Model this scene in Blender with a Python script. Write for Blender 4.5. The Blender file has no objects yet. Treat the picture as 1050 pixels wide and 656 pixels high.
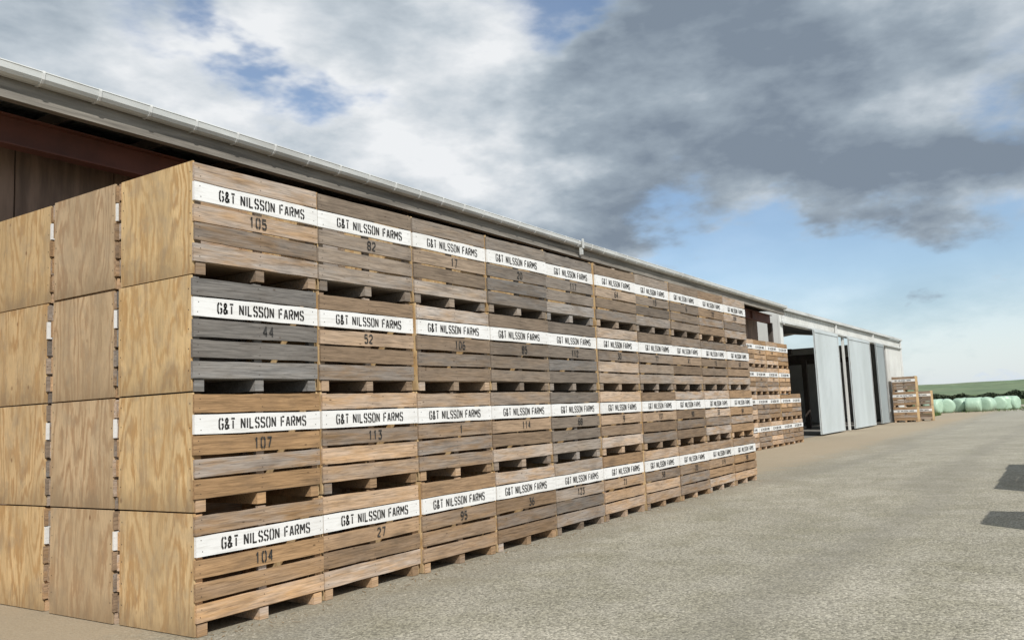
import bpy, bmesh, math, random
from mathutils import Vector, Matrix, noise
random.seed(11)
scene = bpy.context.scene
COL = scene.collection

# ------------------------------------------------------------------ camera calibration
F = 874.0
d1 = Vector((583, -70, -F)).normalized()
d2 = Vector((-1329, -153, -F)).normalized()
d3 = d1.cross(d2).normalized()
d2 = d3.cross(d1).normalized()
R3 = Matrix((d1, d2, d3))
CAMZ = 1.6

def pdir(u, v):
    return (R3 @ Vector((u - 525, -(v - 328), -F))).normalized()

cam = bpy.data.cameras.new("camera")
camo = bpy.data.objects.new("camera", cam)
COL.objects.link(camo)
m = R3.to_4x4()
m.translation = Vector((0, 0, CAMZ))
camo.matrix_world = m
cam.sensor_width = 36
cam.lens = F / 1050 * 36
cam.clip_start = 0.05
cam.clip_end = 12000
scene.camera = camo
scene.view_settings.view_transform = 'Standard'
scene.view_settings.look = 'None'
scene.view_settings.exposure = 0

# ------------------------------------------------------------------ node helpers
class NT:
    def __init__(s, tree):
        s.t = tree; s.n = tree.nodes; s.l = tree.links
    def new(s, typ, **kw):
        n = s.n.new(typ)
        for k, v in kw.items():
            setattr(n, k, v)
        return n
    def put(s, node, key, val):
        if val is None: return
        if isinstance(val, bpy.types.NodeSocket):
            s.l.new(val, node.inputs[key])
        else:
            node.inputs[key].default_value = val
    def math(s, op, a, b=None, c=None, clamp=False):
        n = s.new('ShaderNodeMath', operation=op); n.use_clamp = clamp
        s.put(n, 0, a); s.put(n, 1, b); s.put(n, 2, c)
        return n.outputs[0]
    def vmath(s, op, a, b=None, out=0):
        n = s.new('ShaderNodeVectorMath', operation=op)
        s.put(n, 0, a); s.put(n, 1, b)
        return n.outputs[out]
    def mix(s, f, a, b, blend='MIX'):
        n = s.new('ShaderNodeMix', data_type='RGBA', blend_type=blend)
        s.put(n, 0, f)
        s.put(n, 6, a if isinstance(a, bpy.types.NodeSocket) else tuple(a) + (1,) * (4 - len(a)))
        s.put(n, 7, b if isinstance(b, bpy.types.NodeSocket) else tuple(b) + (1,) * (4 - len(b)))
        return n.outputs[2]
    def noise(s, vec, scale, detail=4, rough=.5, dist=0.0, col=False):
        n = s.new('ShaderNodeTexNoise')
        s.put(n, 'Vector', vec); s.put(n, 'Scale', scale); s.put(n, 'Detail', detail)
        s.put(n, 'Roughness', rough); s.put(n, 'Distortion', dist)
        return n.outputs['Color' if col else 'Fac']
    def ramp(s, f, pts, interp='LINEAR'):
        n = s.new('ShaderNodeValToRGB'); s.put(n, 0, f)
        cr = n.color_ramp; cr.interpolation = interp
        while len(cr.elements) < len(pts): cr.elements.new(.5)
        for e, (p, c) in zip(cr.elements, pts):
            e.position = p
            e.color = (c, c, c, 1) if not hasattr(c, '__len__') else tuple(c) + (1,)
        return n.outputs[0]
    def maprange(s, v, a, b, c=0, d=1, smooth=False):
        n = s.new('ShaderNodeMapRange')
        if smooth: n.interpolation_type = 'SMOOTHSTEP'
        s.put(n, 0, v); s.put(n, 1, a); s.put(n, 2, b); s.put(n, 3, c); s.put(n, 4, d)
        return n.outputs[0]
    def scale(s, vec, sc):
        n = s.new('ShaderNodeMapping'); s.put(n, 'Vector', vec); s.put(n, 'Scale', sc)
        return n.outputs[0]
    def bump(s, h, strength, dist=.01):
        n = s.new('ShaderNodeBump'); s.put(n, 'Height', h); s.put(n, 'Strength', strength); s.put(n, 'Distance', dist)
        return n.outputs[0]

def material(name):
    m = bpy.data.materials.new(name); m.use_nodes = True
    t = NT(m.node_tree)
    b = m.node_tree.nodes['Principled BSDF']
    return m, t, b

def obcoord(t):
    tc = t.new('ShaderNodeTexCoord'); oi = t.new('ShaderNodeObjectInfo')
    off = t.math('MULTIPLY', oi.outputs['Random'], 37.0)
    cmb = t.new('ShaderNodeCombineXYZ')
    t.put(cmb, 0, off); t.put(cmb, 1, off); t.put(cmb, 2, off)
    return t.vmath('ADD', tc.outputs['Object'], cmb.outputs[0]), oi, tc

# ---- slat wood
def mk_wood():
    m, t, b = material("slat_wood")
    v, oi, tc = obcoord(t)
    at = t.new('ShaderNodeAttribute', attribute_name='bv')
    sep = t.new('ShaderNodeSeparateColor'); t.put(sep, 0, at.outputs['Color'])
    cmb = t.new('ShaderNodeCombineXYZ')
    sh = t.math('MULTIPLY', sep.outputs[2], 23.0)
    t.put(cmb, 0, sh); t.put(cmb, 2, sh)
    vb = t.vmath('ADD', v, cmb.outputs[0])
    g1 = t.noise(t.scale(vb, (1.4, 26, 26)), 2.2, 4, .62, .6)
    g2 = t.noise(t.scale(vb, (1, 3.2, 6)), 2.4, 3, .6, .3)
    g3 = t.noise(t.scale(vb, (4, 130, 130)), 2, 1, .6)
    c = t.mix(1.0, oi.outputs['Color'], t.ramp(g1, [(.28, .56), (.5, 1.0), (.75, 1.35)]), 'MULTIPLY')
    c = t.mix(1.0, c, t.ramp(g3, [(.3, .84), (.7, 1.13)]), 'MULTIPLY')
    br = t.maprange(sep.outputs[0], 0, 1, .66, 1.42)
    brc = t.new('ShaderNodeCombineColor'); t.put(brc, 0, br); t.put(brc, 1, br); t.put(brc, 2, br)
    c = t.mix(1.0, c, brc.outputs[0], 'MULTIPLY')
    grey = t.new('ShaderNodeHueSaturation'); t.put(grey, 'Saturation', .42); t.put(grey, 'Value', 1.0); t.put(grey, 'Color', c)
    gf = t.math('MULTIPLY', t.maprange(g2, .32, .6), t.maprange(sep.outputs[1], .25, .85), clamp=True)
    c = t.mix(gf, c, grey.outputs[0])
    vo = t.new('ShaderNodeTexVoronoi'); t.put(vo, 'Vector', t.scale(vb, (3.0, 3, 6.5))); t.put(vo, 'Scale', 1.3)
    kn = t.ramp(vo.outputs['Distance'], [(.035, 1), (.085, 0)])
    c = t.mix(t.math('MULTIPLY', kn, .7), c, (.06, .035, .02))
    st = t.noise(t.scale(v, (1.2, 1, 2.6)), 1.6, 4, .6)
    c = t.mix(t.maprange(st, .52, .76, 0, .5), c, (.09, .07, .056))
    t.put(b, 'Base Color', c); t.put(b, 'Roughness', .88)
    b.inputs['Specular IOR Level'].default_value = .15
    t.put(b, 'Normal', t.bump(g1, .5, .006))
    return m

def mk_ply():
    m, t, b = material("plywood")
    v, oi, tc = obcoord(t)
    w = t.noise(t.scale(v, (1, 1.5, .38)), 1.5, 2, .45)
    sepv = t.new('ShaderNodeSeparateXYZ'); t.put(sepv, 0, v)
    ph = t.math('MULTIPLY_ADD', w, 80.0, t.math('MULTIPLY', sepv.outputs[1], 8.0))
    ph = t.math('ADD', ph, t.math('MULTIPLY', t.noise(t.scale(v, (1, 9, 2)), 3, 3, .65), 8.0))
    rings = t.math('MULTIPLY_ADD', t.math('SINE', ph), .5, .5)
    fine = t.noise(t.scale(v, (1, 60, 3)), 3, 3, .6)
    big = t.noise(t.scale(v, (1, 2, .7)), 1.6, 3, .55)
    al = oi.outputs['Alpha']
    base = t.mix(al, (.48, .36, .235), (.62, .445, .235))
    dark = t.mix(al, (.345, .235, .145), (.45, .275, .118))
    f = t.math('MULTIPLY', t.ramp(rings, [(.3, 0), (.95, 1)]), t.maprange(big, .33, .6, .3, 1.0), clamp=True)
    c = t.mix(f, base, dark)
    c = t.mix(1.0, c, t.ramp(fine, [(.3, .8), (.7, 1.16)]), 'MULTIPLY')
    c = t.mix(1.0, c, t.ramp(big, [(.3, .84), (.7, 1.14)]), 'MULTIPLY')
    bl = t.noise(t.scale(v, (1, 2.5, 1.6)), 2.2, 5, .68, .4)
    c = t.mix(t.maprange(bl, .48, .7, 0, .55), c, (.35, .275, .19))
    bl2 = t.noise(t.scale(v, (1, 5, .9)), 3.1, 4, .7, .2)
    c = t.mix(t.maprange(bl2, .6, .75, 0, .45), c, (.18, .125, .08))
    vo = t.new('ShaderNodeTexVoronoi'); t.put(vo, 'Vector', t.scale(v, (1, 2.3, 1.5))); t.put(vo, 'Scale', 1.6)
    c = t.mix(t.math('MULTIPLY', t.ramp(vo.outputs['Distance'], [(.025, 1), (.07, 0)]), .7), c, (.15, .07, .03))
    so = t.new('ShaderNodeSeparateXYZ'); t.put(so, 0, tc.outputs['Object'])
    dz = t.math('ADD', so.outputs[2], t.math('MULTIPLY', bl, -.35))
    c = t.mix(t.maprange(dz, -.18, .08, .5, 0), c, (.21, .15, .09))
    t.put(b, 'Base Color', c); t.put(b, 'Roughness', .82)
    b.inputs['Specular IOR Level'].default_value = .2
    t.put(b, 'Normal', t.bump(fine, .25, .004))
    return m

def mk_simple(name, col, rough=.7, var=.15, scale=3.0, metal=0.0, bump=.1, stretch=(1, 1, 1), dirt=None, spec=.4):
    m, t, b = material(name)
    tc = t.new('ShaderNodeTexCoord')
    v = t.scale(tc.outputs['Object'], stretch)
    n = t.noise(v, scale, 4, .6)
    c = t.mix(1.0, col, t.ramp(n, [(.25, 1 - var), (.75, 1 + var)]), 'MULTIPLY')
    if dirt:
        n2 = t.noise(v, scale * .37, 4, .65)
        c = t.mix(t.maprange(n2, .45, .72, 0, dirt[1]), c, dirt[0])
    t.put(b, 'Base Color', c); t.put(b, 'Roughness', rough); t.put(b, 'Metallic', metal)
    b.inputs['Specular IOR Level'].default_value = spec
    if bump: t.put(b, 'Normal', t.bump(t.noise(v, scale * 8, 3, .6), bump, .01))
    return m

def mk_label():
    m, t, b = material("white_label_paint")
    v, oi, tc = obcoord(t)
    n = t.noise(t.scale(v, (1.5, 20, 20)), 2.5, 5, .65)
    n2 = t.noise(v, 2.0, 3, .6)
    c = t.mix(t.maprange(n, .5, .76, 0, .5), (.80, .80, .79), (.42, .39, .35))
    c = t.mix(t.maprange(n2, .45, .72, 0, .35), c, (.55, .53, .49))
    t.put(b, 'Base Color', c); t.put(b, 'Roughness', .6)
    t.put(b, 'Normal', t.bump(n, .3, .004))
    return m

def mk_ground():
    m, t, b = material("chipseal")
    tc = t.new('ShaderNodeTexCoord'); v = tc.outputs['Object']
    big = t.noise(v, .22, 5, .6, .4)
    mid = t.noise(v, 1.4, 6, .70, .3)
    fine = t.noise(v, 24, 3, .75)
    vo = t.new('ShaderNodeTexVoronoi'); t.put(vo, 'Vector', v); t.put(vo, 'Scale', 64.0)
    ch = t.new('ShaderNodeSeparateColor'); t.put(ch, 0, vo.outputs['Color'])
    c = t.mix(t.maprange(big, .35, .65), (.272, .256, .208), (.37, .345, .282))
    c = t.mix(t.maprange(mid, .40, .66, 0, .75), c, (.23, .215, .158))
    c = t.mix(1.0, c, t.ramp(ch.outputs[0], [(0, .60), (.5, 1.0), (1, 1.5)]), 'MULTIPLY')
    c = t.mix(1.0, c, t.ramp(fine, [(.25, .64), (.75, 1.36)]), 'MULTIPLY')
    vo2 = t.new('ShaderNodeTexVoronoi'); t.put(vo2, 'Vector', v); t.put(vo2, 'Scale', 21.0)
    ch2 = t.new('ShaderNodeSeparateColor'); t.put(ch2, 0, vo2.outputs['Color'])
    chip = t.math('MULTIPLY', t.ramp(vo2.outputs['Distance'], [(.14, 1), (.2, 0)]), t.ramp(ch2.outputs[1], [(.62, 0), (.66, 1)]))
    c = t.mix(t.math('MULTIPLY', chip, .5), c, t.mix(ch2.outputs[2], (.13, .125, .11), (.50, .47, .41)))
    sp = t.new('ShaderNodeSeparateXYZ'); t.put(sp, 0, v)
    wob = t.math('MULTIPLY', t.noise(t.scale(v, (.08, .3, 1)), 1.0, 2, .5), 3.0)
    tr = t.math('SINE', t.math('MULTIPLY', t.math('ADD', sp.outputs[1], wob), 2.1))
    c = t.mix(t.maprange(tr, .45, 1, 0, .3), c, (.185, .175, .148))
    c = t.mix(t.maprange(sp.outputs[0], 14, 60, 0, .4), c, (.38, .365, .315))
    e = t.math('ADD', sp.outputs[1], t.math('MULTIPLY', t.math('SUBTRACT', mid, .5), 2.6))
    c = t.mix(t.maprange(e, 4.9, 6.2, 0, .45), c, (.29, .25, .185))
    c = t.mix(t.maprange(e, 5.9, 6.6, 0, .65), c, (.38, .31, .22))
    t.put(b, 'Base Color', c); t.put(b, 'Roughness', .95)
    b.inputs['Specular IOR Level'].default_value = .15
    h = t.math('ADD', t.math('MULTIPLY', vo.outputs['Distance'], -.7), t.math('ADD', fine, t.math('MULTIPLY', mid, 1.5)))
    t.put(b, 'Normal', t.bump(h, .6, .012))
    return m

def mk_grass(name, c1, c2, sc):
    m, t, b = material(name)
    tc = t.new('ShaderNodeTexCoord'); v = tc.outputs['Object']
    n = t.noise(v, sc, 5, .65)
    n2 = t.noise(v, sc * 12, 3, .6)
    c = t.mix(t.maprange(n, .35, .65), c1, c2)
    c = t.mix(1.0, c, t.ramp(n2, [(.3, .7), (.7, 1.3)]), 'MULTIPLY')
    t.put(b, 'Base Color', c); t.put(b, 'Roughness', .9)
    return m

def mk_bale():
    m, t, b = material("bale_wrap")
    v, oi, tc = obcoord(t)
    n = t.noise(t.scale(v, (9, 1.5, 1.5)), 1.5, 4, .6, .5)
    c = t.mix(n, (.30, .44, .33), (.46, .62, .48))
    t.put(b, 'Base Color', c); t.put(b, 'Roughness', .35)
    t.put(b, 'Normal', t.bump(n, .8, .06))
    return m

M_WOOD = mk_wood(); M_PLY = mk_ply(); M_LABEL = mk_label()
M_BLACK = mk_simple("stencil_paint", (.035, .034, .033), .7, .3, 20, bump=0, dirt=((.15, .14, .13), .55))
M_NAIL = mk_simple("nail_steel", (.06, .045, .035), .6, .2, 8, bump=0)
M_YARD = mk_ground()
M_PADDOCK = mk_grass("paddock_grass", (.055, .10, .025), (.10, .13, .04), .05)
M_HILL = mk_grass("hill_grass", (.10, .155, .075), (.155, .195, .105), .004)
M_BLADE = mk_grass("grass_blades", (.05, .10, .02), (.10, .14, .035), 2)
M_HEDGE = mk_grass("hedge_leaves", (.03, .05, .025), (.06, .075, .04), .4)
M_BROWN = mk_simple("brown_ply_wall", (.24, .165, .125), .85, .4, 2.5, bump=.2, stretch=(4, 4, .5), dirt=((.10, .07, .058), .8))
M_RED = mk_simple("red_oxide_steel", (.155, .056, .04), .7, .3, 2, bump=.1, dirt=((.06, .034, .028), .85))
M_GUT = mk_simple("gutter_metal", (.60, .62, .61), .5, .15, 2, bump=.05, dirt=((.30, .29, .26), .7), stretch=(.6, 1, 3))
M_FASC = mk_simple("weathered_fascia", (.25, .23, .20), .85, .4, 3, bump=.3, stretch=(.4, 8, 8), dirt=((.08, .07, .06), .85))
M_ROOF = mk_simple("roof_iron", (.42, .44, .45), .45, .15, .8, bump=.05, dirt=((.30, .25, .2), .4))
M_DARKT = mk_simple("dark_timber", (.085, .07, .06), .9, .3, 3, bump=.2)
M_CREAM = mk_simple("cream_cladding", (.66, .67, .65), .6, .08, 1.2, bump=.05, dirt=((.42, .41, .38), .5))
M_DOOR = mk_simple("grey_door_steel", (.54, .59, .605), .5, .08, 1.0, bump=.05, stretch=(1, 1, .3), dirt=((.40, .44, .44), .6))
M_DOOR2 = mk_simple("mid_grey_door_steel", (.33, .37, .38), .5, .08, 1.0, bump=.05, stretch=(1, 1, .3), dirt=((.22, .24, .24), .5))
M_CONC = mk_simple("shed_floor_concrete", (.22, .21, .19), .9, .2, 1.5, bump=.2)
M_BALE = mk_bale()
M_STONE = mk_simple("loose_stone", (.29, .265, .215), .9, .4, 9, bump=0)
M_LEAF = mk_simple("straw_litter", (.22, .15, .08), .9, .4, 9, bump=0)
M_WHITE = mk_simple("white_metal", (.66, .67, .66), .45, .1, 3, bump=0)

# ------------------------------------------------------------------ mesh builder
class MB:
    def __init__(s):
        s.v = []; s.f = []; s.m = []; s.c = []
        s.mats = []
    def mi(s, mat):
        if mat not in s.mats: s.mats.append(mat)
        return s.mats.index(mat)
    def face(s, pts, mat, col=(.5, .5, .5)):
        i = len(s.v); s.v += [tuple(p) for p in pts]
        s.f.append(tuple(range(i, i + len(pts)))); s.m.append(s.mi(mat)); s.c.append(col)
    def box(s, a, b, mat, col=(.5, .5, .5), tilt=0.0):
        x0, y0, z0 = a; x1, y1, z1 = b
        P = [(x0, y0, z0), (x1, y0, z0), (x1, y1, z0), (x0, y1, z0), (x0, y0, z1), (x1, y0, z1), (x1, y1, z1), (x0, y1, z1)]
        if tilt:
            xc = (x0 + x1) / 2
            P = [(x, y, z + (x - xc) * tilt) for x, y, z in P]
        i = len(s.v); s.v += P
        for q in ((0, 3, 2, 1), (4, 5, 6, 7), (0, 1, 5, 4), (1, 2, 6, 5), (2, 3, 7, 6), (3, 0, 4, 7)):
            s.f.append(tuple(i + k for k in q)); s.m.append(s.mi(mat)); s.c.append(col)
    def board(s, x0, x1, y0, y1, z0, z1, mat, col, rnd, tilt=0.0, wob=.003, n=7):
        """sawn board: several sections along x with slightly uneven top and bottom edges"""
        i = len(s.v); xc = (x0 + x1) / 2
        for k in range(n):
            x = x0 + (x1 - x0) * k / (n - 1)
            e0 = rnd.uniform(-wob, wob); e1 = rnd.uniform(-wob, wob); ey = rnd.uniform(-.0012, .0012)
            zt = (x - xc) * tilt
            s.v += [(x, y0 + ey, z0 + zt + e0), (x, y0 + ey, z1 + zt + e1), (x, y1, z1 + zt + e1), (x, y1, z0 + zt + e0)]
        for k in range(n - 1):
            a = i + 4 * k; b_ = a + 4
            for j in range(4):
                j2 = (j + 1) % 4
                s.f.append((a + j, a + j2, b_ + j2, b_ + j)); s.m.append(s.mi(mat)); s.c.append(col)
        s.f.append((i, i + 3, i + 2, i + 1)); s.m.append(s.mi(mat)); s.c.append(col)
        e = i + 4 * (n - 1)
        s.f.append((e, e + 1, e + 2, e + 3)); s.m.append(s.mi(mat)); s.c.append(col)
    def prism(s, prof, x0, x1, mat, closed=True):
        i = len(s.v); n = len(prof)
        for x in (x0, x1):
            for (y, z) in prof: s.v.append((x, y, z))
        rng = n if closed else n - 1
        for k in range(rng):
            k2 = (k + 1) % n
            s.f.append((i + k, i + k2, i + n + k2, i + n + k)); s.m.append(s.mi(mat)); s.c.append((.5, .5, .5))
        if closed:
            s.f.append(tuple(i + k for k in reversed(range(n)))); s.m.append(s.mi(mat)); s.c.append((.5, .5, .5))
            s.f.append(tuple(i + n + k for k in range(n))); s.m.append(s.mi(mat)); s.c.append((.5, .5, .5))
    def mesh(s, name, smooth=False):
        me = bpy.data.meshes.new(name)
        me.from_pydata(s.v, [], s.f)
        for mt in s.mats: me.materials.append(mt)
        me.polygons.foreach_set('material_index', s.m)
        ca = me.color_attributes.new('bv', 'FLOAT_COLOR', 'CORNER')
        data = []
        for f, c in zip(s.f, s.c):
            data += [c[0], c[1], c[2], 1.0] * len(f)
        ca.data.foreach_set('color', data)
        if smooth: me.polygons.foreach_set('use_smooth', [True] * len(me.polygons))
        me.update()
        return me

def obj(name, me, parent=None, loc=(0, 0, 0), rz=0.0):
    o = bpy.data.objects.new(name, me)
    COL.objects.link(o)
    o.location = loc; o.rotation_euler = (0, 0, rz)
    if parent: o.parent = parent
    return o

# ------------------------------------------------------------------ stencil font
G = {
 'G': [[(1,.8),(.8,1),(.62,1)],[(.38,1),(.2,1),(0,.82),(0,.18),(.2,0),(.38,0)],[(.62,0),(.8,0),(1,.18),(1,.46),(.6,.46)]],
 '&': [[(1,0),(.15,.72),(.15,.88),(.3,1),(.55,1),(.7,.86),(.62,.68),(.1,.36),(0,.2),(.15,0),(.5,0),(1,.38)]],
 'T': [[(0,1),(1,1)],[(.5,.8),(.5,0)]],
 'N': [[(0,0),(0,1)],[(.1,.92),(.9,.08)],[(1,0),(1,1)]],
 'I': [[(.5,0),(.5,1)]],
 'L': [[(0,1),(0,0),(1,0)]],
 'S': [[(1,.8),(.8,1),(.62,1)],[(.38,1),(.2,1),(0,.84),(0,.66),(.15,.56),(.85,.44),(1,.34),(1,.16),(.8,0),(.62,0)],[(.38,0),(.2,0),(0,.2)]],
 'O': [[(.36,1),(.2,1),(0,.82),(0,.18),(.2,0),(.36,0)],[(.64,1),(.8,1),(1,.82),(1,.18),(.8,0),(.64,0)]],
 'F': [[(0,0),(0,1)],[(.3,1),(1,1)],[(.3,.52),(.85,.52)]],
 'A': [[(0,0),(.4,1)],[(.6,1),(1,0)],[(.34,.3),(.66,.3)]],
 'R': [[(0,0),(0,1)],[(.3,1),(.8,1),(1,.86),(1,.64),(.8,.5),(.3,.5)],[(.6,.4),(1,0)]],
 'M': [[(0,0),(0,1)],[(.12,.95),(.5,.35)],[(.5,.35),(.88,.95)],[(1,1),(1,0)]],
 '1': [[(.2,.8),(.5,1),(.5,0)]],
 '2': [[(0,.8),(.2,1),(.8,1),(1,.82),(1,.62),(0,.1),(0,0)],[(.15,0),(1,0)]],
 '3': [[(0,1),(1,1),(.5,.6),(.8,.58),(1,.4),(1,.18),(.8,0),(.2,0),(0,.16)]],
 '4': [[(.75,0),(.75,1),(0,.32)],[(.0,.3),(1,.3)]],
 '5': [[(1,1),(.1,1),(.05,.58),(.75,.6),(1,.42),(1,.18),(.8,0),(.2,0),(0,.16)]],
 '6': [[(.9,1),(.3,.95),(0,.6),(0,.18),(.2,0),(.8,0),(1,.18),(1,.4),(.8,.55),(.1,.5)]],
 '7': [[(0,1),(1,1),(.4,0)]],
 '8': [[(.2,.52),(0,.68),(0,.86),(.2,1),(.8,1),(1,.86),(1,.68),(.8,.52),(.2,.52),(0,.36),(0,.16),(.2,0),(.8,0),(1,.16),(1,.36),(.8,.52)]],
 '9': [[(.1,0),(.7,.05),(1,.4),(1,.82),(.8,1),(.2,1),(0,.82),(0,.6),(.2,.45),(.9,.5)]],
 '0': [[(.42,1),(.2,1),(0,.82),(0,.18),(.2,0),(.42,0)],[(.58,1),(.8,1),(1,.82),(1,.18),(.8,0),(.58,0)]],
}
def text(mb, s, xc, z0, y, w, h, gap, sw, mat):
    adv = []
    for ch in s:
        adv.append(w * .55 if ch == ' ' else (w * .2 if ch == 'I' else (w * 1.3 if ch == 'M' else w)))
    tot = sum(adv) + gap * (len(s) - 1)
    x = xc - tot / 2
    for ch, a in zip(s, adv):
        if ch != ' ':
            for pl in G[ch]:
                pts = [Vector((x + p[0] * a, z0 + p[1] * h)) for p in pl]
                for k in range(len(pts) - 1):
                    p, q = pts[k], pts[k + 1]
                    d = (q - p).normalized(); nrm = Vector((-d.y, d.x)) * sw / 2
                    if k > 0: p = p - d * sw * .3
                    if k < len(pts) - 2: q = q + d * sw * .3
                    mb.face([(p.x - nrm.x, y, p.y - nrm.y), (q.x - nrm.x, y, q.y - nrm.y),
                             (q.x + nrm.x, y, q.y + nrm.y), (p.x + nrm.x, y, p.y + nrm.y)], mat)
        x += a + gap

# ------------------------------------------------------------------ crates
CW, CD, CH = 1.322, 1.035, .928
PX, PY, PZ = 1.36, 1.09, .937
SLAT = .143; SGAP = .0225; SK = .098

def crate_mesh(idx):
    rnd = random.Random(100 + idx)
    mb = MB()
    rc = lambda: (rnd.random(), rnd.random(), rnd.random())
    for bx in (.02, CW / 2 - .045, CW - .11):
        mb.box((bx, .012, 0), (bx + .09, CD - .012, SK - .004), M_WOOD, rc())
    mb.box((.018, .026, SK - .001), (CW - .018, CD - .026, SK + .014), M_WOOD, rc())
    for x0 in (0, CW - .016):
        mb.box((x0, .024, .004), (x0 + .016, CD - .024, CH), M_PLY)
    for x0 in (.0175, CW - .0775):
        for y0 in (.0265, CD - .0765):
            mb.box((x0, y0, SK + .02), (x0 + .06, y0 + .05, CH - .01), M_WOOD, rc())
    for y0 in (.0265, CD - .0565):
        mb.box((CW / 2 - .04, y0, SK + .02), (CW / 2 + .04, y0 + .03, CH - .01), M_WOOD, rc())
    for k in range(5):
        for yy in (.055, CD - .055):
            z = SK + .07 + k * .165 + rnd.uniform(-.02, .02); r = .006
            mb.face([(-.001, yy - r * math.cos(a * math.pi / 3), z + r * math.sin(a * math.pi / 3)) for a in range(6)], M_NAIL)
    n = 5
    for side in (0, 1):
        for k in range(n):
            z0 = SK + .005 + k * (SLAT + SGAP) + rnd.uniform(-.004, .004)
            hh = SLAT + rnd.uniform(-.010, .006)
            lab = (k == 3)
            jy = rnd.uniform(-.003, .003); jx0 = rnd.uniform(-.008, .006); jx1 = rnd.uniform(-.006, .008)
            tl = rnd.uniform(-.008, .008)
            if lab: jy = -.004; tl = rnd.uniform(-.003, .003); hh = SLAT + .012; z0 = SK + .003 + k * (SLAT + SGAP)
            if side == 0: y0, y1 = jy, .0235
            else: y0, y1 = CD - .0235, CD - jy
            mb.board(jx0, CW + jx1, y0, y1, z0, z0 + hh, M_LABEL if (lab and side == 0) else M_WOOD, rc(), rnd, tilt=tl)
            if side == 0:
                for nx in (.045, CW / 2, CW - .045):
                    for dz in (.035, hh - .035):
                        cx = nx + rnd.uniform(-.012, .012); cz = z0 + dz + rnd.uniform(-.008, .008)
                        r = .0045
                        mb.face([(cx + r * math.cos(a * math.pi / 3), y0 - .0022, cz + r * math.sin(a * math.pi / 3)) for a in range(6)], M_NAIL)
                if lab:
                    text(mb, "G&T NILSSON FARMS", CW / 2 + rnd.uniform(-.03, .06), z0 + .037, y0 - .0022, .036, .080, .0225, .0155, M_BLACK)
    return mb.mesh("wooden_crate_mesh_%d" % idx)

CRATES = [crate_mesh(i) for i in range(12)]
def number_mesh(s):
    mb = MB()
    text(mb, s, 0, 0, 0, .040, .080, .027, .014, M_BLACK)
    return mb.mesh("crate_number_" + s)

def add_crate(x, y, z, tint, ply, num=None, rz=0.0, var=None):
    me = CRATES[var if var is not None else random.randrange(12)]
    o = obj("wooden_crate", me, None, (x, y, z), rz)
    k_ = random.uniform(.88, 1.16)
    o.color = (tint[0] * k_, tint[1] * k_, tint[2] * k_, ply)
    if num:
        obj("crate_number", number_mesh(num), o, (CW / 2 + random.uniform(-.03, .09), -.0072, SK + .008 + 2 * (SLAT + SGAP) + .030))
    return o

GOLD = (.42, .262, .138); MIDT = (.315, .225, .152); BRN = (.262, .202, .15); GRY = (.21, .184, .16)
def lerp(a, b, t): return tuple(a[i] * (1 - t) + b[i] * t for i in range(3))
tints = [
 [GOLD, GOLD, lerp(GRY, BRN, -.3), lerp(MIDT, GOLD, .35)],
 [lerp(GOLD, MIDT, .5), lerp(GOLD, MIDT, .4), MIDT, lerp(BRN, GRY, .2)],
 [lerp(GOLD, MIDT, .4), lerp(GOLD, MIDT, .6), lerp(BRN, MIDT, .7), BRN],
 [lerp(GOLD, MIDT, .5), MIDT, BRN, lerp(BRN, GRY, .5)],
 [lerp(BRN, MIDT, .4), lerp(GRY, BRN, .5), lerp(GRY, BRN, .3), lerp(GRY, BRN, .2)],
 [lerp(GOLD, MIDT, .5), MIDT, lerp(BRN, MIDT, .4), BRN],
 [lerp(GOLD, MIDT, .6), MIDT, BRN, lerp(BRN, GRY, .5)],
 [lerp(GOLD, MIDT, .5), lerp(GOLD, MIDT, .8), lerp(MIDT, BRN, .5), BRN],
 [lerp(GOLD, MIDT, .6), lerp(GOLD, MIDT, .8), lerp(BRN, MIDT, .4), MIDT],
 [lerp(GOLD, MIDT, .3), lerp(GOLD, MIDT, .5), MIDT, MIDT]]
nums = [["104", "107", "44", "105"], ["27", "113", "52", "82"], ["95", "1", "106", "17"], ["36", "114", "85", "20"],
        ["123", "68", "112", "117"], ["71", "9", "30", "64"], ["58", "101", "77", "13"], ["22", "90", "41", "6"],
        ["119", "33", "15", "72"], ["48", "84", "60", "109"]]
X0, Y0 = 4.205, 5.775
for c in range(10):
    for r in range(3):
        cx = random.uniform(-.004, .004); cy = random.uniform(-.012, .012)
        for k in range(4):
            jx = random.uniform(-.008, .008); jy = random.uniform(-.016, .016)
            xx = X0 + c * PX + cx + jx; yy = Y0 + r * PY + cy + jy
            if c == 0:
                xx = X0 + [0, .0, .02][r] + jx
            rz = random.uniform(-.006, .006)
            if r == 0:
                add_crate(xx, yy, k * PZ + .003, tints[c][k], [.8, .9, 1, .95][k], nums[c][k], rz, (c * 5 + k * 3 + c // 3) % 12)
            else:
                t_ = lerp(GOLD, GRY, random.random())
                pl = random.uniform(.1, .45) if r == 1 else random.uniform(.7, 1)
                add_crate(xx, yy, k * PZ + .003, t_, pl, None, rz)
for c in range(6):
    for k in range(4):
        if c == 5 and k > 1: continue
        add_crate(25.95 + c * PX + random.uniform(-.01, .01), 9.12 + random.uniform(-.02, .02), k * PZ + .003,
                  lerp(GOLD, MIDT, random.uniform(.1, .7)), .9, str(random.randint(2, 124)))
for k in range(3):
    add_crate(57.4 + random.uniform(-.03, .03), 9.78 - k * .02, k * PZ + .003, lerp(GOLD, MIDT, .5), .9, str(random.randint(2, 124)), -math.pi / 2)
for k in range(2):
    add_crate(58.9 + random.uniform(-.05, .05), 9.15, k * PZ + .003, lerp(MIDT, BRN, .3), .9, str(random.randint(2, 124)), -math.pi / 2)
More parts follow.
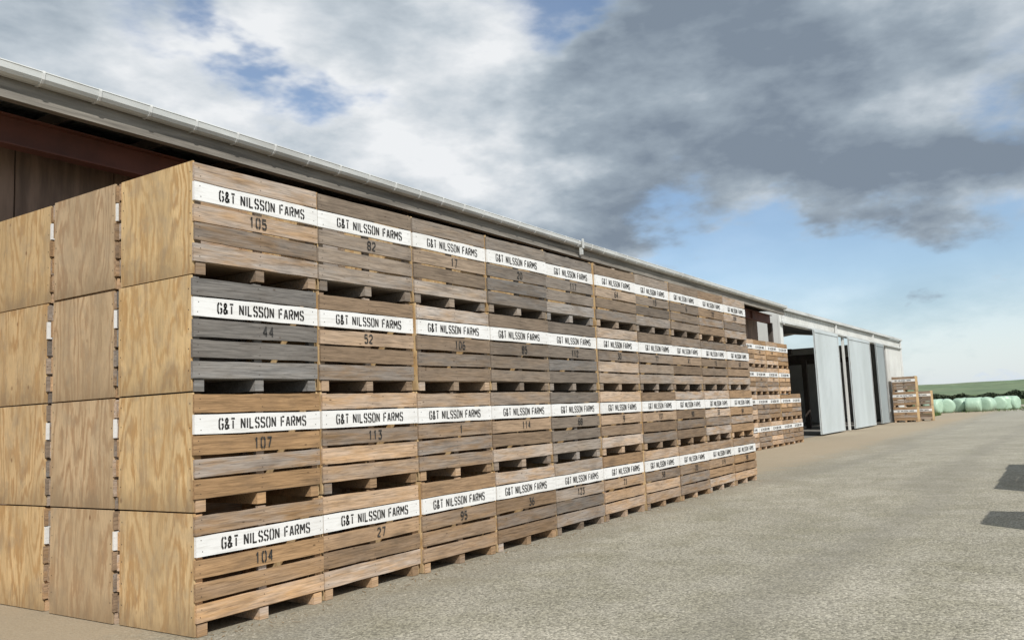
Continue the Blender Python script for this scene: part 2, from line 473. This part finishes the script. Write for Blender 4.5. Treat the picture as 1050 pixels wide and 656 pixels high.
# stacks across the yard (outside the frame; they throw the shadow seen at the right)
for (sx, sy, hgt) in ((10.2, -2.18, 3), (14.6, -2.0, 3), (15.98, -1.97, 3), (17.36, -1.95, 3), (18.74, -1.9, 3)):
    for k in range(hgt):
        add_crate(sx, sy, k * PZ + .003, lerp(GOLD, BRN, random.random()), .9, None)

# ------------------------------------------------------------------ ground
def sheet(name, x0, x1, y0, y1, z, mat):
    mb = MB()
    mb.face([(x0, y0, z), (x1, y0, z), (x1, y1, z), (x0, y1, z)], mat)
    return obj(name, mb.mesh(name))
sheet("ground", -6000, 6000, -6000, 6000, -.008, M_PADDOCK)
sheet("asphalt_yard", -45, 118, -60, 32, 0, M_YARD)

mb = MB()
rs = random.Random(5)
for i in range(2600):
    if i < 1300:
        x = rs.uniform(3.0, 19); y = Y0 - abs(rs.gauss(0, .28)) - .01
    else:
        x = 2.5 + 16 * rs.random() ** 1.5; y = rs.uniform(.3, 5.6)
    r = rs.uniform(.003, .011)
    a0 = rs.uniform(0, 6)
    ring = [(x + r * rs.uniform(.7, 1.2) * math.cos(a0 + a * 1.2566), y + r * rs.uniform(.7, 1.2) * math.sin(a0 + a * 1.2566), .0) for a in range(5)]
    top = (x, y, r * .9)
    for a in range(5): mb.face([ring[a], ring[(a + 1) % 5], top], M_STONE)
obj("loose_gravel", mb.mesh("loose_gravel"))
mb = MB()
for i in range(420):
    x = rs.uniform(3.2, 18); y = Y0 - abs(rs.gauss(0, .16)) - .005
    a = rs.uniform(0, math.pi); l = rs.uniform(.01, .04); w_ = rs.uniform(.0015, .005); z = rs.uniform(.003, .009)
    dx, dy = math.cos(a), math.sin(a)
    mb.face([(x - dx * l + dy * w_, y - dy * l - dx * w_, z), (x + dx * l + dy * w_, y + dy * l - dx * w_, z + .004),
             (x + dx * l - dy * w_, y + dy * l + dx * w_, z + .004), (x - dx * l - dy * w_, y - dy * l + dx * w_, z)], M_LEAF)
obj("straw_litter", mb.mesh("straw_litter"))

# ------------------------------------------------------------------ shed 1 (long timber shed)
yaw = math.atan(.0236)
shed = bpy.data.objects.new("farm_shed", None); COL.objects.link(shed)
shed.location = (4, 8.55, 0); shed.rotation_euler = (0, 0, yaw)
GZ = 1.6 + 3.69
L0, L1 = -16.0, 29.6
mb = MB()
pr = [(0, 0), (-.012, 0), (-.018, -.012), (-.012, -.02), (-.006, -.08), (.02, -.115), (.06, -.13), (.11, -.13), (.13, -.12), (.13, -.03),
      (.122, -.03), (.122, -.11), (.06, -.12), (.03, -.10), (.006, -.07), (0, -.02)]
mb.prism([(y, GZ + z) for y, z in pr], L0, L1, M_GUT)
x = L0 + .3
while x < L1:
    pb = [(-.020, .003), (-.024, -.02), (-.013, -.085), (.014, -.122), (.06, -.138), (.128, -.135), (.128, -.131), (.06, -.1305), (.019, -.117), (-.008, -.082), (-.018, -.02), (-.012, .003)]
    mb.prism([(y, GZ + z) for y, z in pb], x, x + .03, M_WHITE)
    x += .62
obj("gutter", mb.mesh("gutter"), shed)
mb = MB()
mb.box((L0, .134, GZ - .30), (L1, .17, GZ - .06), M_FASC)
mb.box((L0, .172, GZ - .26), (L1, .215, GZ - .10), M_DARKT)
mb.box((L0, .10, GZ - .345), (L1, .20, GZ - .302), M_FASC)
obj("fascia", mb.mesh("fascia"), shed)
mb = MB()
bz1 = 1.6 + 3.38; bz0 = bz1 - .33
mb.box((L0, .60, bz1 - .018), (L1, .78, bz1), M_RED)
mb.box((L0, .60, bz0), (L1, .78, bz0 + .018), M_RED)
mb.box((L0, .684, bz0 + .018), (L1, .696, bz1 - .018), M_RED)
x = L0 + 1
while x < L1:
    mb.box((x, .61, bz0 + .019), (x + .012, .683, bz1 - .019), M_RED); x += 3.0
obj("steel_beam", mb.mesh("steel_beam"), shed)
mb = MB()
x = L0 + 2.0
while x < L1:
    mb.box((x, .60, 0), (x + .16, .76, bz0 - .002), M_RED); x += 9.0
mb.box((L1 - .2, .60, 0), (L1 - .02, .76, bz0 - .002), M_DARKT)
obj("columns", mb.mesh("columns"), shed)
mb = MB()
x = L0 + .2
while x < L1:
    mb.box((x, .22, GZ - .22), (x + .05, 2.2, GZ - .09), M_DARKT); x += 1.2
obj("rafters", mb.mesh("rafters"), shed)
mb = MB()
WY = 1.2
x = L0
i = 0
while x < L1 - .1:
    w = min(1.2, L1 - x)
    mb.box((x + .008, WY + (i % 2) * .006, 0), (x + w - .008, WY + .03 + (i % 2) * .006, GZ - .24), M_BROWN)
    x += w; i += 1
mb.box((L0, WY + .04, 0), (L1, WY + .08, GZ - .23), M_DARKT)
obj("panel_wall", mb.mesh("panel_wall"), shed)
mb = MB()
mb.box((L0, .79, 0), (L0 + .1, 14, GZ - .12), M_BROWN)
mb.box((L1 - .1, WY + .1, 0), (L1, 14, GZ - .12), M_FASC)
mb.box((L0, 14, 0), (L1, 14.1, GZ - .12), M_BROWN)
obj("end_walls", mb.mesh("end_walls"), shed)
def corr_roof(name, x0, x1, y0, y1, z0, slope, mat, parent, pitch=.076, amp=.009, y2=None):
    n = int((x1 - x0) / (pitch / 4)); vs = []
    ys = [y0, y1] if y2 is None else [y0, y1, y2]
    me = bpy.data.meshes.new(name)
    fs = []
    for i in range(n + 1):
        xx = x0 + i * pitch / 4
        dz = [0, amp, 0, -amp][i % 4]
        zs = [z0, z0 + (y1 - y0) * slope]
        if y2 is not None: zs.append(zs[1] - (y2 - y1) * slope)
        for yy, zz in zip(ys, zs): vs.append((xx, yy, zz + dz))
    k = len(ys)
    for i in range(n):
        for j in range(k - 1):
            fs.append((i * k + j, (i + 1) * k + j, (i + 1) * k + j + 1, i * k + j + 1))
    me.from_pydata(vs, [], fs); me.materials.append(mat)
    me.polygons.foreach_set('use_smooth', [True] * len(fs))
    return obj(name, me, parent)
corr_roof("roof", L0 - .1, L1 + .05, .07, 7, GZ - .035, .11, M_ROOF, shed, y2=14.2)
mb = MB()
mb.box((12.3, -.05, GZ - .16), (12.36, -.025, GZ + .05), M_GUT)
mb.box((12.31, -.024, GZ - .30), (12.35, .05, GZ - .14), M_GUT)
obj("gutter_bracket", mb.mesh("gutter_bracket"), shed)
mb = MB()
mb.prism([(.2 + .4 * math.cos(a * math.pi / 10) + .4, GZ + .0 + .13 * math.sin(a * math.pi / 10)) for a in range(11)], L1 - 1.8, L1 - .1, M_GUT)
obj("ridge_flashing", mb.mesh("ridge_flashing"), shed)

# ------------------------------------------------------------------ white shed
ws = bpy.data.objects.new("white_shed", None); COL.objects.link(ws)
WSY = 9.95
ws.location = (0, WSY, 0)
S0, S1 = 34.9, 62.8; TH = 5.42; DH = 4.72
mb = MB()
mb.box((S0, 0, DH + .02), (S1, .08, TH - .12), M_CREAM)
for a, b_ in ((S0, 35.3), (45.9, 46.2), (57.6, S1)):
    mb.box((a, .003, 0), (b_, .083, DH + .018), M_CREAM)
mb.box((S0, .09, 0), (S0 + .1, 14, TH - .1), M_CREAM)
mb.box((S1 - .1, .09, 0), (S1, 14, TH - .1), M_CREAM)
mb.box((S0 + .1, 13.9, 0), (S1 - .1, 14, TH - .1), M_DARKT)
x = S0 + .15
while x < S1:
    mb.box((x, -.018, DH + .03), (x + .05, -.001, TH - .13), M_CREAM); x += .3
x = 57.7
while x < S1:
    mb.box((x, -.016, 0), (x + .05, .002, DH + .01), M_CREAM); x += .3
obj("walls", mb.mesh("walls"), ws)
mb = MB()
mb.box((S0 - .1, -.17, TH - .11), (S1 + .1, -.03, TH + .0), M_GUT)
mb.box((S0 - .1, -.155, TH + .0005), (S1 + .1, -.045, TH + .012), M_WHITE)
x = S0 + .2
while x < S1 + .2:
    mb.box((x, -.12, DH if x < S1 - 3 else .1), (x + .09, -.03, TH - .112), M_WHITE); x += 9.15
obj("gutter", mb.mesh("white_gutter"), ws)
mb = MB()
mb.box((S0, -.13, DH + .05), (S1, -.05, DH + .13), M_GUT)
obj("door_track", mb.mesh("door_track"), ws)
def door(x0, x1, y, mat):
    mb = MB()
    mb.box((x0, y - .02, .06), (x1, y + .02, DH + .03), mat)
    x = x0 + .08
    while x < x1 - .05:
        mb.box((x, y - .036, .09), (x + .07, y - .021, DH + .0), mat); x += .23
    for e in (x0, x1 - .06): mb.box((e, y - .055, .07), (e + .06, y - .046, DH + .01), M_GUT)
    for zz in (.07, DH - .1): mb.box((x0 + .061, y - .054, zz), (x1 - .061, y - .0375, zz + .08), mat)
    obj("sliding_door", mb.mesh("sliding_door"), ws)
door(39.2, 43.7, -.22, M_DOOR)
door(46.0, 51.3, -.22, M_DOOR)
door(53.6, 56.0, -.12, M_DOOR2)
corr_roof("roof", S0 - .15, S1 + .15, -.10, 7, TH + .035, .13, M_ROOF, ws, y2=14.2)
mb = MB()
mb.face([(S0, 0.01, .006), (S1, 0.01, .006), (S1, 13.9, .006), (S0, 13.9, .006)], M_CONC)
for i in range(4):
    mb.box((37 + i * 6.5, 2, 3.9), (37.2 + i * 6.5, 13, 4.2), M_DARKT)
    mb.box((37 + i * 6.5, 3, 0.01), (37.25 + i * 6.5, 3.25, 3.9), M_DARKT)
obj("interior", mb.mesh("interior"), ws)

# ------------------------------------------------------------------ bales
def bale_mesh(seed):
    bm = bmesh.new(); n = 36; rings = []
    L = 1.2; R_ = .64
    prof = [(-L/2, .02), (-L/2 - .01, .4), (-L/2 + .03, .56), (-L/2 + .12, .63), (-L/4, R_), (0, R_), (L/4, R_), (L/2 - .12, .63), (L/2 - .03, .56), (L/2 + .01, .4), (L/2, .02)]
    for px, pr_ in prof:
        ring = []
        for a in range(n):
            th = 2 * math.pi * a / n
            rr = pr_ * (1 + .05 * noise.noise(Vector((px * 2 + seed, math.cos(th) * 1.5, math.sin(th) * 1.5))))
            y = rr * math.cos(th); z = rr * math.sin(th)
            if z < -.55: z = -.55 + (z + .55) * .2
            ring.append(bm.verts.new((px, y, z + .57)))
        rings.append(ring)
    for a in range(len(rings) - 1):
        for b_ in range(n):
            bm.faces.new((rings[a][b_], rings[a][(b_ + 1) % n], rings[a + 1][(b_ + 1) % n], rings[a + 1][b_]))
    bm.faces.new(rings[0][::-1]); bm.faces.new(rings[-1])
    me = bpy.data.meshes.new("silage_bale_mesh"); bm.to_mesh(me); bm.free()
    me.polygons.foreach_set('use_smooth', [True] * len(me.polygons))
    me.materials.append(M_BALE); return me
BM = [bale_mesh(i) for i in range(3)]
rb = random.Random(3)
def gpt(u, s):
    r = R3 @ Vector((u - 525, -85, -F))
    return r.x * s, r.y * s
for i, u in enumerate((957, 971, 985, 998, 1012, 1025, 1037)):
    s_ = .084 + .0004 * i + rb.uniform(-.0015, .0015)
    X, Y = gpt(u, s_)
    obj("silage_bale", BM[i % 3], None, (X, Y, 0), rb.uniform(-.5, .5) + (0 if i % 3 else 1.2))
for i, u in enumerate((964, 990, 1005, 1030)):
    X, Y = gpt(u, .0875)
    obj("silage_bale", BM[i % 3], None, (X, Y, 0), rb.uniform(-.5, .5))

# ------------------------------------------------------------------ grass verge, hedge, hills
mb = MB(); rg = random.Random(8)
for i in range(5200):
    X = rg.uniform(62.9, 74) if i < 3600 else rg.uniform(80, 100)
    Y = rg.uniform(9.2, 13) if i < 3600 else rg.uniform(2, 14)
    if i >= 3600 and rg.random() < .5: X = rg.uniform(88, 100)
    h = rg.uniform(.06, .4) * (1 if i < 3600 else .6); w = rg.uniform(.02, .05); a = rg.uniform(0, math.pi)
    dx, dy = w * math.cos(a), w * math.sin(a); lx, ly = rg.uniform(-.1, .1), rg.uniform(-.1, .1)
    mb.face([(X - dx, Y - dy, 0), (X + dx, Y + dy, 0), (X + lx, Y + ly, h)], M_BLADE)
mb.face([(62.9, 9.4, .006), (75, 9.4, .006), (75, 13.5, .006), (62.9, 13.5, .006)], M_PADDOCK)
obj("grass_verge", mb.mesh("grass_verge"))

mb = MB(); rh = random.Random(9)
for i in range(18000):
    yy = rh.uniform(-50, 90)
    top = 1.4 + .9 * noise.noise(Vector((yy * .08, 3, 0))) + .6 * noise.noise(Vector((yy * .4, 7, 0)))
    xx = 205 + rh.uniform(-1.3, 1.3); zz = max(.1, top) * math.sqrt(rh.random())
    r = rh.uniform(.15, .4)
    n1 = Vector((rh.uniform(-1, 1), rh.uniform(-1, 1), rh.uniform(-1, 1))).normalized()
    t1 = n1.orthogonal().normalized(); t2 = n1.cross(t1)
    cc = Vector((xx, yy, zz))
    mb.face([cc + t1 * r, cc + t2 * r, cc - t1 * r, cc - t2 * r], M_HEDGE)
mb.box((204.6, -50, 0), (205.4, 90, .8), M_HEDGE)
obj("hedge", mb.mesh("hedge"))

me = bpy.data.meshes.new("hills"); vs = []; fs = []
NX, NY = 24, 120
for i in range(NX):
    for j in range(NY):
        X = 900 + i * 90; Y = -1500 + j * 32
        f = min(1, i / 8)
        h = f * (13 + 15 * noise.noise(Vector((X * .0012, Y * .0016, 1))) + 6 * noise.noise(Vector((X * .004, Y * .005, 4)))) * (1 + .35 * i / NX) - 2 + f * 7
        vs.append((X, Y, h))
for i in range(NX - 1):
    for j in range(NY - 1):
        a = i * NY + j; fs.append((a, a + NY, a + NY + 1, a + 1))
me.from_pydata(vs, [], fs); me.materials.append(M_HILL)
me.polygons.foreach_set('use_smooth', [True] * len(fs))
obj("hills", me)

# ------------------------------------------------------------------ world
EL = math.radians(43)
hx, hy = -.62, -.785
S = Vector((hx * math.cos(EL), hy * math.cos(EL), math.sin(EL))).normalized()
w = bpy.data.worlds.new("World"); scene.world = w; w.use_nodes = True
t = NT(w.node_tree)
for n in list(t.n): t.n.remove(n)
out = t.new('ShaderNodeOutputWorld')
sky = t.new('ShaderNodeTexSky', sky_type='NISHITA'); sky.sun_disc = False
sky.sun_elevation = EL; sky.sun_rotation = math.atan2(hx, hy) % (2 * math.pi)
sky.air_density = 1.0; sky.dust_density = .3; sky.ozone_density = 1.8
bg1 = t.new('ShaderNodeBackground'); t.put(bg1, 'Strength', .125)
t.l.new(sky.outputs[0], bg1.inputs[0])
tc = t.new('ShaderNodeTexCoord'); D = tc.outputs['Generated']
sep = t.new('ShaderNodeSeparateXYZ'); t.put(sep, 0, D)
zc = t.math('ADD', t.math('MAXIMUM', sep.outputs[2], 0.0), .40)
cmb = t.new('ShaderNodeCombineXYZ')
t.put(cmb, 0, t.math('DIVIDE', sep.outputs[0], zc)); t.put(cmb, 1, t.math('DIVIDE', sep.outputs[1], zc)); t.put(cmb, 2, t.math('MULTIPLY', sep.outputs[2], 2.0))
P = cmb.outputs[0]
wn = t.noise(P, 3.0, 5, .62, 0, col=True)
wv = t.vmath('SCALE', t.vmath('SUBTRACT', wn, (.5, .5, .5)))
wv.node.inputs['Scale'].default_value = .36
n1 = t.noise(P, 3.0, 7, .56, .0)
n2 = t.noise(t.vmath('ADD', P, (3.3, 7.1, 2.0)), 3.6, 7, .54, .05)
n3 = t.noise(t.vmath('ADD', P, (9.3, 1.1, 5.0)), 2.0, 3, .5, .0)
DW = t.vmath('NORMALIZE', t.vmath('ADD', D, wv))
def blobs(lst, start):
    acc = start
    for (u, v, s_, wt) in lst:
        dd = pdir(u, v)
        dot = t.vmath('DOT_PRODUCT', DW, tuple(dd), out=1)
        k = 1 / (s_ * s_)
        e = t.math('EXPONENT', t.math('MULTIPLY_ADD', dot, k, -k))
        acc = t.math('MULTIPLY_ADD', e, wt, acc)
    return acc
shade = t.math('ADD', t.math('MULTIPLY_ADD', n2, 1.35, -.145), t.math('MULTIPLY_ADD', n3, .4, -.20))
shade = blobs([(200, 5, .08, -.13), (610, 220, .11, -.22), (740, 150, .14, -.16), (960, 80, .15, -.09),
               (920, 215, .11, -.18), (1040, 200, .08, -.12), (390, 65, .04, -.12),
               (450, 40, .11, .12), (490, 180, .10, .12), (70, 40, .12, .06), (300, 80, .08, .08),
               (760, 240, .05, .20), (870, 10, .10, .08), (1010, 300, .14, .17)], shade)
cover = blobs([(830, 278, .12, -.24), (740, 265, .08, -.18), (960, 330, .12, -.09), (185, 0, .06, -.2), (560, 25, .06, -.2), (1000, 130, .05, -.14), (1030, 260, .06, -.1),
               (640, 180, .15, .13), (920, 170, .11, .12), (420, 110, .18, .10), (100, 60, .15, .09), (850, 80, .2, .06)], t.math('ADD', n1, .045))
mask = t.maprange(cover, .38, .55, .10, 1, smooth=True)
edge = t.maprange(cover, .44, .62, .14, 0)
shade = t.math('ADD', shade, edge)
ccol = t.ramp(shade, [(.24, (.215, .265, .33)), (.42, (.345, .41, .475)), (.58, (.55, .61, .665)), (.78, (.86, .88, .90))])
hz = t.maprange(sep.outputs[2], 0.0, .12, .6, 0)
ccol = t.mix(hz, ccol, (.52, .65, .79))
bg2 = t.new('ShaderNodeBackground'); t.put(bg2, 'Strength', 1.0)
t.l.new(ccol, bg2.inputs[0])
# thin high haze over the clear sky close to the horizon
mask = t.math('MAXIMUM', mask, t.maprange(sep.outputs[2], 0.0, .14, .85, .1))
mx = t.new('ShaderNodeMixShader')
t.put(mx, 0, mask); t.l.new(bg1.outputs[0], mx.inputs[1]); t.l.new(bg2.outputs[0], mx.inputs[2])
t.l.new(mx.outputs[0], out.inputs[0])
w.name = "sky"
w.cycles.sampling_method = 'MANUAL'; w.cycles.sample_map_resolution = 256

sun = bpy.data.lights.new("sun", 'SUN'); sun.energy = 4.3; sun.angle = math.radians(.5); sun.color = (1, .96, .89)
so = bpy.data.objects.new("sun", sun); COL.objects.link(so)
so.rotation_euler = S.to_track_quat('Z', 'Y').to_euler()
so.location = (0, 0, 30)
